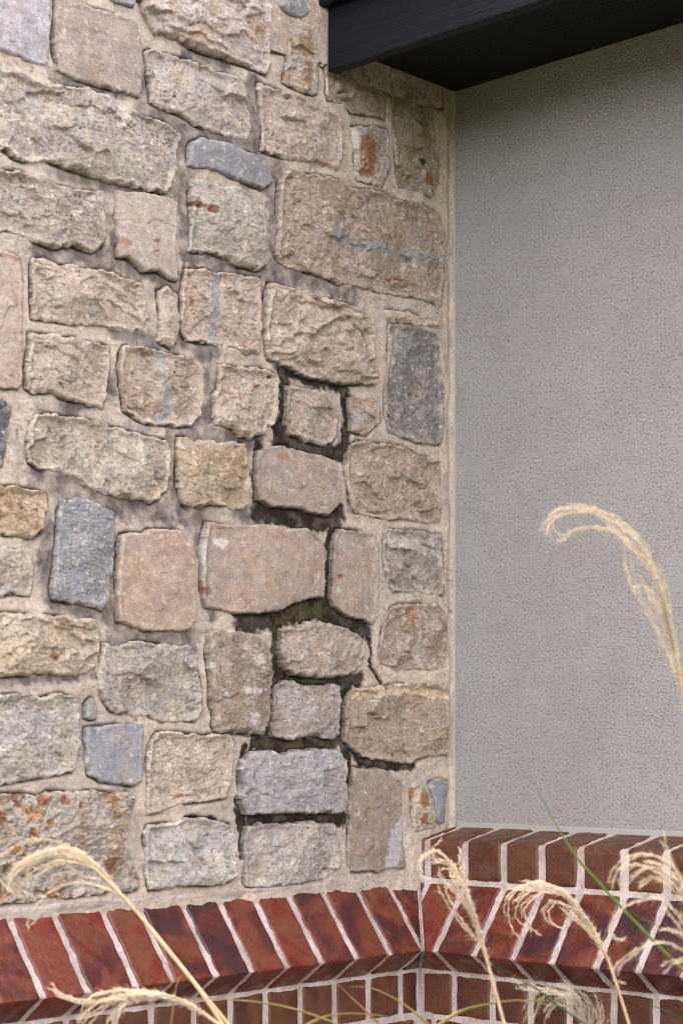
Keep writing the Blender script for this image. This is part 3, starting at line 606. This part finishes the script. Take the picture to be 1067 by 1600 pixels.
# ------------------------------------------------------------------ stucco wall
m, N, L, B = new_mat("sand_finish_stucco", 0.95, 0.2)
co = nd(N, 'ShaderNodeNewGeometry').outputs['Position']
big = noise(N, L, co, 3.0, 3, 0.5)
c = ramp(N, L, big, ((0.3, (0.358, 0.342, 0.320)), (0.7, (0.392, 0.376, 0.358))))
c = mixc(N, L, c, ramp(N, L, noise(N, L, co, 14, 5, 0.7, 0.4), ((0.35, g(0.95)), (0.65, g(1.04)))), mode='MULTIPLY')
pit = noise(N, L, co, 330, 3, 0.6, 0.6)
c = mixc(N, L, c, ramp(N, L, pit, ((0.34, g(0.55)), (0.45, g(0.98)), (0.7, g(1.12)))), mode='MULTIPLY')
L.new(c, B.inputs['Base Color'])
n1 = bump(N, L, pit, 0.0055); n2 = bump(N, L, noise(N, L, co, 700, 2, 0.6), 0.0006, prev=n1); L.new(n2, B.inputs['Normal'])
M_STUCCO = m
stucco = thing("stucco_wall", "plain grey sand finish stucco wall right of the inside corner", "wall")
box("stucco_face", (0.0075, 2.5, 0.0, 0.30, 1.3535, 2.52), M_STUCCO, stucco)
box("upper_wall", (0.0, 2.5, 0.02, 0.30, 2.52, 2.72), core_m, stucco)
box("base_wall", (0.0, 2.5, 0.0, 0.30, 0.0, 1.3535), core_m, stucco)
mc, N, L, B = new_mat("smooth_stucco_edge", 0.9, 0.2); B.inputs['Base Color'].default_value = (0.33, 0.31, 0.285, 1)
co = nd(N, 'ShaderNodeNewGeometry').outputs['Position']; L.new(bump(N, L, noise(N, L, co, 60, 3), 0.001), B.inputs['Normal'])
box("corner_bead", (0.003, 0.0074, -0.0025, 0.1, 1.358, 2.504), mc, stucco, 0.0015)
V = []; nA = 500                                                    # smooth feathered fillet at the stucco foot
box("foot_fillet", (0.0115, 2.5, -0.0022, 0.0, 1.3545, 1.366), mc, stucco, 0.001)

# ------------------------------------------------------------------ eave
m, N, L, B = new_mat("black_woodgrain_trim", 0.5, 0.25)
co = nd(N, 'ShaderNodeNewGeometry').outputs['Position']
mp = nd(N, 'ShaderNodeMapping'); mp.inputs['Scale'].default_value = (9, 60, 260); L.new(co, mp.inputs['Vector'])
gr = noise(N, L, mp.outputs[0], 1.0, 4, 0.6, 1.2)
L.new(ramp(N, L, gr, ((0.3, (0.0018, 0.0028, 0.0056)), (0.75, (0.0048, 0.0070, 0.0125)))), B.inputs['Base Color'])
L.new(bump(N, L, gr, 0.0022), B.inputs['Normal']); M_TRIM = m; B.inputs['Specular IOR Level'].default_value = 0.2
m, N, L, B = new_mat("black_vented_soffit", 0.6, 0.2)
co = nd(N, 'ShaderNodeNewGeometry').outputs['Position']
sp3 = nd(N, 'ShaderNodeSeparateXYZ'); L.new(co, sp3.inputs[0])
def mth(op, a, b=None, c=None):
    n = nd(N, 'ShaderNodeMath', operation=op)
    for i, v in enumerate((a, b, c)):
        if v is None: continue
        if hasattr(v, 'is_output'): L.new(v, n.inputs[i])
        else: n.inputs[i].default_value = v
    return n.outputs[0]
fx = mth('SUBTRACT', mth('FRACT', mth('MULTIPLY', sp3.outputs[0], 1/0.013)), 0.5); fy = mth('SUBTRACT', mth('FRACT', mth('MULTIPLY', sp3.outputs[1], 1/0.013)), 0.5)
r2 = mth('ADD', mth('MULTIPLY', fx, fx), mth('MULTIPLY', fy, fy))
strip = mth('LESS_THAN', mth('ABSOLUTE', mth('ADD', sp3.outputs[1], 0.15)), 0.07)
holes = mth('MULTIPLY', mth('LESS_THAN', r2, 0.09), strip)
L.new(mixc(N, L, (0.0095, 0.010, 0.0115), (0.0002, 0.0002, 0.0002), holes), B.inputs['Base Color'])
nn = bump(N, L, mth('SUBTRACT', 1.0, holes), 0.001)
mp = nd(N, 'ShaderNodeMapping'); mp.inputs['Scale'].default_value = (9, 200, 60); L.new(co, mp.inputs['Vector'])
L.new(bump(N, L, noise(N, L, mp.outputs[0], 1.0, 3), 0.001, prev=nn), B.inputs['Normal']); M_SOFFIT = m
m, N, L, B = new_mat("asphalt_shingle", 0.9, 0.2); B.inputs['Base Color'].default_value = (0.06, 0.055, 0.05, 1)
co = nd(N, 'ShaderNodeNewGeometry').outputs['Position']; L.new(bump(N, L, noise(N, L, co, 300, 3), 0.003), B.inputs['Normal']); M_ROOF = m
eave = thing("roof_eave", "black boxed roof eave with vented soffit above the stucco wall", "roof eave")
box("fascia_board", (0.011, 2.6, -0.293, -0.275, 2.460, 2.600), M_TRIM, eave, 0.003)
box("soffit", (0.007, 2.6, -0.275, -0.001, 2.505, 2.511), M_SOFFIT, eave)
box("drip_board", (0.009, 2.6, -0.311, -0.2935, 2.551, 2.615), M_TRIM, eave, 0.003)
V = np.array([(0.0, -0.325, 2.617), (2.6, -0.325, 2.617), (2.6, 1.2, 3.35), (0.0, 1.2, 3.35), (0.0, -0.325, 2.632), (2.6, -0.325, 2.632), (2.6, 1.2, 3.365), (0.0, 1.2, 3.365)])
mesh_obj("roof_slope", V, [(0, 3, 2, 1), (4, 5, 6, 7), (0, 1, 5, 4), (1, 2, 6, 5), (2, 3, 7, 6), (3, 0, 4, 7)], M_ROOF, eave, smooth=False)

# ------------------------------------------------------------------ grasses
def grass_mat(name, base, tip, trans=0.35):
    m, N, L, B = new_mat(name, 0.6, 0.3)
    co = nd(N, 'ShaderNodeNewGeometry').outputs['Position']
    c = ramp(N, L, noise(N, L, co, 90, 3, 0.6), ((0.3, base), (0.7, tip))); L.new(c, B.inputs['Base Color'])
    tr = nd(N, 'ShaderNodeBsdfTranslucent'); L.new(c, tr.inputs['Color'])
    mx = nd(N, 'ShaderNodeMixShader'); mx.inputs[0].default_value = trans
    out = N['Material Output']; L.new(B.outputs[0], mx.inputs[1]); L.new(tr.outputs[0], mx.inputs[2]); L.new(mx.outputs[0], out.inputs['Surface'])
    return m
M_STEM = grass_mat("dry_grass_stem", (0.46, 0.30, 0.17), (0.58, 0.41, 0.25), 0.2)
M_STRAW = grass_mat("straw_plume", (0.50, 0.41, 0.29), (0.72, 0.62, 0.47), 0.45)
M_PALE = grass_mat("pale_plume", (0.42, 0.36, 0.27), (0.55, 0.48, 0.38), 0.35)
M_GREEN = grass_mat("green_blade", (0.10, 0.19, 0.03), (0.20, 0.30, 0.06), 0.4)
M_DKGREEN = grass_mat("dark_green_blade", (0.02, 0.06, 0.015), (0.05, 0.11, 0.03), 0.3)
M_YELLOW = grass_mat("yellow_green_blade", (0.20, 0.18, 0.05), (0.30, 0.26, 0.09), 0.35)
M_TAN = grass_mat("dry_tan_blade", (0.30, 0.14, 0.05), (0.38, 0.20, 0.08), 0.3)
def spline(pts, n):
    P = np.array(pts, float); k = len(P); t = np.linspace(0, k-1, n); out = []
    for v in t:
        i = min(int(v), k-2); u = v-i
        p0 = P[max(i-1, 0)]; p1 = P[i]; p2 = P[i+1]; p3 = P[min(i+2, k-1)]
        out.append(0.5*(2*p1+(p2-p0)*u+(2*p0-5*p1+4*p2-p3)*u*u+(3*p1-p0-3*p2+p3)*u**3))
    return np.array(out)
class Tubes:
    def __init__(s): s.V = []; s.F = []; s.o = 0
    def tube(s, C, rad, sides=5, flat=1.0):
        C = np.asarray(C); n = len(C); T = np.gradient(C, axis=0); T /= np.maximum(np.linalg.norm(T, axis=1, keepdims=True), 1e-9)
        ref = np.array([0.31, 0.77, 0.55]); A = np.cross(T, ref); A /= np.maximum(np.linalg.norm(A, axis=1, keepdims=True), 1e-9); Bn = np.cross(T, A)
        rad = np.broadcast_to(rad, (n,)); an = np.arange(sides)/sides*2*np.pi
        V = C[:, None]+rad[:, None, None]*(np.cos(an)[None, :, None]*A[:, None]+flat*np.sin(an)[None, :, None]*Bn[:, None])
        I, J = np.meshgrid(np.arange(n-1), np.arange(sides), indexing='ij'); I = I.ravel(); J = J.ravel(); J2 = (J+1) % sides
        s.V.append(V.reshape(-1, 3)); s.F.append(np.stack([I*sides+J, I*sides+J2, (I+1)*sides+J2, (I+1)*sides+J], -1)+s.o); s.o += n*sides
    def build(s, name, mat, parent=None): return mesh_obj(name, np.concatenate(s.V), np.concatenate(s.F), mat, parent)
def px_path(pts, Y, n, dy=0.0, j=None):
    Q = spline(pts, n); m_ = len(Q)
    return np.array([at_depth(x, y, Y+(dy*(i/m_)) ) for i, (x, y) in enumerate(Q)])
def plume(label, Y, stem, strands, seed, mat=M_STRAW, copies=3, spread=5.0, rad=0.0010, spik=1.0, stem_r=0.0016, spray=0):
    rg = np.random.RandomState(seed)
    foot = px_path(stem, Y, 30); base = foot[-1]; low = np.array([base[0]+0.05, base[1]+0.05, 0.0])
    tv = foot[-1]-foot[-4]; tv = tv/np.linalg.norm(tv); low = np.array([base[0]+tv[0]*0.35, base[1]+tv[1]*0.35, 0.0])
    tt = np.linspace(0, 1, 24)[1:, None]; p1 = base+tv*0.35; p2 = low+np.array([0, 0, 0.45])
    S = np.concatenate([foot, (1-tt)**3*base+3*(1-tt)**2*tt*p1+3*(1-tt)*tt*tt*p2+tt**3*low])
    root = thing("plume_grass", label, "plume grass", tuple(low), "dry grass plumes in front of the walls")
    copies = copies+1; spread *= 1.15; rad *= 0.54; spray = max(spray, 0.35); stem_r *= 1.05
    st = Tubes(); st.tube(S-low, np.linspace(stem_r*0.7, stem_r*1.3, len(S)), 6); st.build("stem", M_STEM, root)
    tb = Tubes()
    for pts in strands:
        for c in range(copies):
            P = np.array(pts, float); k = len(P); w = np.linspace(0.15, 1, k)[:, None]
            P = P+w*rg.normal(0, spread, 2)+w*rg.normal(0, spread*0.25, (k, 2))
            cut = rg.uniform(0.7, 1.0) if c else 1.0; nn = 46
            C = px_path(P, Y, nn)[:max(8, int(nn*cut))]
            dep = rg.normal(0, 0.018)*np.linspace(0, 1, len(C))**1.3
            C = C+dep[:, None]*np.array([-sa, ca, 0])-low
            tb.tube(C, rad*0.45, 4)
            # overlapping spikelets along the raceme
            L_ = np.concatenate([[0], np.cumsum(np.linalg.norm(np.diff(C, axis=0), axis=1))]); tot = L_[-1]; s_ = 0.0
            T = np.gradient(C, axis=0)
            while s_ < tot*0.99:
                i = min(np.searchsorted(L_, s_), len(C)-1); p = C[i]; d = T[i]/max(np.linalg.norm(T[i]), 1e-9)
                side = rg.normal(0, 1, 3); side -= side@d*d; side /= np.linalg.norm(side)
                ln = rg.uniform(0.0035, 0.0055); q = p+side*rad*0.5+d*ln+side*ln*0.22
                tb.tube(np.array([p, p*0.45+q*0.55+side*rad*0.5, q]), np.array([rad*0.35, rad*0.8, rad*0.12])*spik, 4)
                s_ += ln*rg.uniform(0.40, 0.6)
                if spray and rg.rand() < spray:
                    hq = p+side*rg.uniform(0.003, 0.007)+d*rg.uniform(0.003, 0.008); tb.tube(np.array([p, hq]), np.array([0.00016, 0.00006]), 3)
    tb.build("panicle", mat, root); PL.append((root, low))
PL = []
def at(s): return [tuple(float(v) for v in p.split(',')) for p in s.split()]
plume("straw plume curling left across the pitted stone, lower left", 1.72, at("165,1373 195,1405 240,1455 300,1530 360,1605"),
 [at("200,1410 170,1380 145,1352 115,1335 85,1328 50,1338 25,1358 15,1380 25,1395 45,1406"), at("195,1405 165,1372 135,1345 100,1332 65,1336 38,1352 24,1372 30,1392 42,1405"),
  at("190,1398 160,1365 125,1345 95,1338 62,1345 42,1362 35,1385"), at("180,1388 150,1360 118,1348 88,1350 60,1365 52,1382"),
  at("185,1392 150,1350 110,1326 75,1330 35,1350 18,1375")
  ], 1, copies=4, spread=3.2, rad=0.0010, spray=0.5)
plume("straw plume with a wide thin hoop at the far left edge", 1.70, at("150,1358 200,1409 250,1470 310,1545 355,1612"),
 [at("150,1358 130,1335 95,1316 50,1312 10,1330 -5,1350 5,1375 20,1390"), at("190,1398 165,1388 140,1380 110,1380 80,1393 60,1415 50,1435 53,1443 65,1432"), at("160,1372 130,1370 100,1355")], 2, copies=1, spread=1.5, rad=0.0008)
plume("straw plume arching low under the brick ledge at the lower left", 1.62, at("300,1572 330,1592 365,1620 390,1650"),
 [at("340,1600 300,1570 260,1555 220,1552 180,1562 150,1580 132,1604"), at("320,1585 270,1560 215,1550 165,1560 140,1580 125,1612"), at("310,1578 260,1562 220,1562 185,1578 165,1606"), at("290,1566 245,1556 205,1562 175,1590"),
  at("270,1560 200,1548 155,1552 134,1568 135,1588"), at("250,1560 180,1562 130,1565 95,1555 80,1543"), at("240,1562 200,1568 188,1585")], 3, copies=2, spread=3.0, rad=0.0010, spray=0.3)
plume("upright orange straw plume crossing the inside corner of the brick", 1.75, at("745,1450 757,1490 770,1535 790,1610"),
 [at("765,1510 745,1440 725,1385 705,1350 680,1328 660,1335 652,1350 657,1365 664,1368"), at("762,1500 740,1430 722,1385 700,1350 680,1345 675,1330 688,1314"), at("760,1495 735,1430 712,1395 695,1378 690,1362 705,1358"),
  at("755,1480 722,1440 700,1405 688,1380"), at("755,1478 738,1420 728,1380 722,1350 720,1330"), at("758,1490 740,1440 720,1400 705,1370 712,1360")], 4, copies=2, spread=3.0, rad=0.0010)
plume("golden plume with tight curls left of the tall blade, lower right", 1.85, at("925,1450 945,1490 960,1530 985,1610"),
 [at("955,1510 930,1455 905,1425 880,1395 850,1380 820,1382 797,1400 790,1425 797,1448 808,1466"), at("945,1490 915,1435 890,1400 860,1385 830,1390 808,1408 800,1430 815,1446"), at("935,1470 905,1425 880,1400 850,1395 828,1408 818,1425 830,1450 840,1460"),
  at("930,1465 900,1425 870,1408 853,1418 855,1435 868,1443 878,1438"), at("940,1480 915,1452 895,1435 875,1415"), at("950,1500 930,1470 905,1440 880,1418"), at("930,1460 900,1415 865,1388 835,1382 812,1390")], 5, copies=2, spread=3.0, rad=0.0011)
plume("open looping plume over the brick sill at the right edge", 1.50, at("1085,1420 1105,1480 1120,1540 1135,1612"),
 [at("1100,1450 1080,1400 1050,1352 1010,1335 980,1345 962,1365 958,1386"), at("1098,1440 1075,1410 1040,1372 1000,1350 976,1360 970,1382"), at("1090,1425 1060,1388 1030,1358 1003,1365 985,1386"), at("1095,1435 1060,1400 1025,1372 1000,1385"), at("1080,1400 1055,1360 1042,1330 1034,1306"), at("1100,1450 1070,1390 1045,1360 1020,1352")], 6, copies=1, spread=2.0, rad=0.0009)
plume("drooping looped plume before the splayed bricks at the right edge", 1.50, at("1080,1470 1100,1520 1125,1612"),
 [at("1095,1500 1065,1440 1035,1408 1005,1408 980,1418 962,1438 957,1458 966,1472 980,1474"), at("1098,1510 1060,1482 1035,1474 1010,1480 982,1498 967,1518 970,1538 985,1542"), at("1090,1480 1065,1462 1045,1455 1030,1456"), at("1095,1500 1075,1500 1055,1505 1040,1518"), at("1090,1490 1060,1440 1050,1420")], 7, copies=1, spread=2.0, rad=0.0009)
plume("tall nodding plume in front of the grey stucco", 1.55, at("1040,950 1062,1060 1085,1250 1105,1420 1125,1612"),
 [at("1068,1110 1055,1020 1040,950 1020,890 995,845 960,815 920,795 890,793 865,800 850,820 845,840"), at("1062,1060 1045,970 1025,900 1000,852 965,822 930,803 900,800"), at("1055,1030 1035,940 1010,880 975,842 945,818"), at("1050,1000 1025,915 1000,868 965,838 930,825 895,832 870,848"),
  at("1068,1100 1045,1030 1015,965 990,925 976,885 975,860"), at("1062,1060 1040,990 1015,935 990,905"), at("1045,980 1025,940 1005,915 988,925"), at("930,800 895,800 868,808 862,825 876,838"), at("1070,1120 1058,1050 1045,990 1030,940 1010,895")], 8, copies=2, spread=2.6, rad=0.00085)
plume("fine pale silky plume at the bottom right of the brick", 1.80, at("905,1590 915,1625 925,1660"),
 [at("912,1605 895,1565 868,1552 842,1560 828,1585 822,1606"), at("915,1610 905,1570 890,1550 870,1548 850,1556"), at("910,1600 885,1572 862,1572 848,1592"), at("920,1612 925,1580 912,1558 890,1545"), at("905,1596 880,1560 850,1550 820,1548 808,1542"), at("925,1615 938,1590 930,1565")], 9, M_PALE, copies=5, spread=6.0, rad=0.00035)
def blade(label, Y, pts, w, mat, own):
    root, foot_ = PL[own]
    P = px_path(pts, Y, 40); base = P[-1]; low = foot_; tv = P[-1]-P[-4]; tv = tv/np.linalg.norm(tv)
    tt = np.linspace(0, 1, 20)[1:, None]; p1 = base+tv*0.25; p2 = low+np.array([0, 0, 0.5])
    S = np.concatenate([P, (1-tt)**3*base+3*(1-tt)**2*tt*p1+3*(1-tt)*tt*tt*p2+tt**3*low]); n = len(S)
    wid = 0.75*w*np.clip(np.linspace(0.12, 2.0, n), 0, 1)
    tb = Tubes(); tb.tube(S-low, wid, 6, 0.35); o = tb.build("leaf_blade", mat, root); o['label'] = label
blade("long bright green blade slanting down to the right edge", 1.65, at("828,1212 850,1255 875,1300 905,1345 965,1412 1015,1465 1080,1530"), 0.0036, M_GREEN, 6)
blade("dark green blade slanting down right of the inside corner", 1.7, at("700,1500 765,1508 830,1540 870,1570 930,1612"), 0.0024, M_DKGREEN, 3)
blade("yellow green blade arching over the lower bricks right of the corner", 1.75, at("905,1577 870,1566 830,1563 780,1566 720,1580 680,1606"), 0.0025, M_YELLOW, 8)
blade("yellow green blade trailing right from the low left plume", 1.7, at("200,1563 280,1560 360,1562 440,1572 500,1590 555,1612"), 0.0027, M_YELLOW, 2)
blade("orange tan blade dropping right from below the ledge", 1.75, at("523,1532 545,1555 575,1583 605,1612"), 0.0025, M_TAN, 2)
blade("yellow green blade arching just left of the inside corner", 1.75, at("545,1542 575,1543 610,1557 645,1580 680,1610"), 0.0029, M_YELLOW, 3)
blade("short tan green blade low against the bricks, bottom centre", 1.72, at("640,1598 600,1588 560,1584 510,1588 468,1608"), 0.0021, M_YELLOW, 3)
blade("curled orange brown blade hooked over the left plume stem", 1.66, at("291,1524 281,1528 275,1545 271,1575 266,1612"), 0.0019, M_TAN, 0)
blade("thin dark green blade crossing the bottom right bricks", 1.75, at("980,1562 1020,1572 1060,1590 1090,1612"), 0.0018, M_DKGREEN, 7)
blade("small pale green blade beside the bright green one", 1.6, at("984,1425 1005,1436 1035,1450 1075,1475 1100,1520"), 0.0015, M_YELLOW, 6)
blade("very thin dark green blade leaning on the splayed brick", 1.8, at("835,1505 848,1530 862,1555 885,1612"), 0.0012, M_DKGREEN, 4)

# ------------------------------------------------------------------ ground
m, N, L, B = new_mat("lawn_ground", 0.95, 0.1)
co = nd(N, 'ShaderNodeNewGeometry').outputs['Position']
L.new(ramp(N, L, noise(N, L, co, 12, 5, 0.65), ((0.3, (0.028, 0.034, 0.014)), (0.7, (0.055, 0.058, 0.026)))), B.inputs['Base Color'])
L.new(bump(N, L, noise(N, L, co, 60, 4), 0.02), B.inputs['Normal'])
V = np.array([(-400, -400, 0), (400, -400, 0), (400, 400, 0), (-400, 400, 0)])
go = mesh_obj("ground", V, [(0, 1, 2, 3)], m, smooth=False); go['kind'] = 'structure'
m2, N, L, B = new_mat("bark_mulch", 0.95, 0.1)
co = nd(N, 'ShaderNodeNewGeometry').outputs['Position']
L.new(ramp(N, L, noise(N, L, co, 70, 5, 0.7), ((0.3, (0.025, 0.016, 0.010)), (0.7, (0.08, 0.055, 0.038)))), B.inputs['Base Color'])
L.new(bump(N, L, noise(N, L, co, 70, 5), 0.02), B.inputs['Normal'])
V = np.array([(0.02, -2.3, 0.004), (1.6, -2.3, 0.004), (1.8, -1.5, 0.004), (2.5, -1.3, 0.004), (2.5, -0.1, 0.004), (0.02, -0.1, 0.004)])
me = bpy.data.meshes.new("planting_bed"); me.from_pydata([tuple(v) for v in V], [], [tuple(range(6))]); me.materials.append(m2)
o = bpy.data.objects.new("planting_bed", me); scene.collection.objects.link(o); o['kind'] = 'structure'
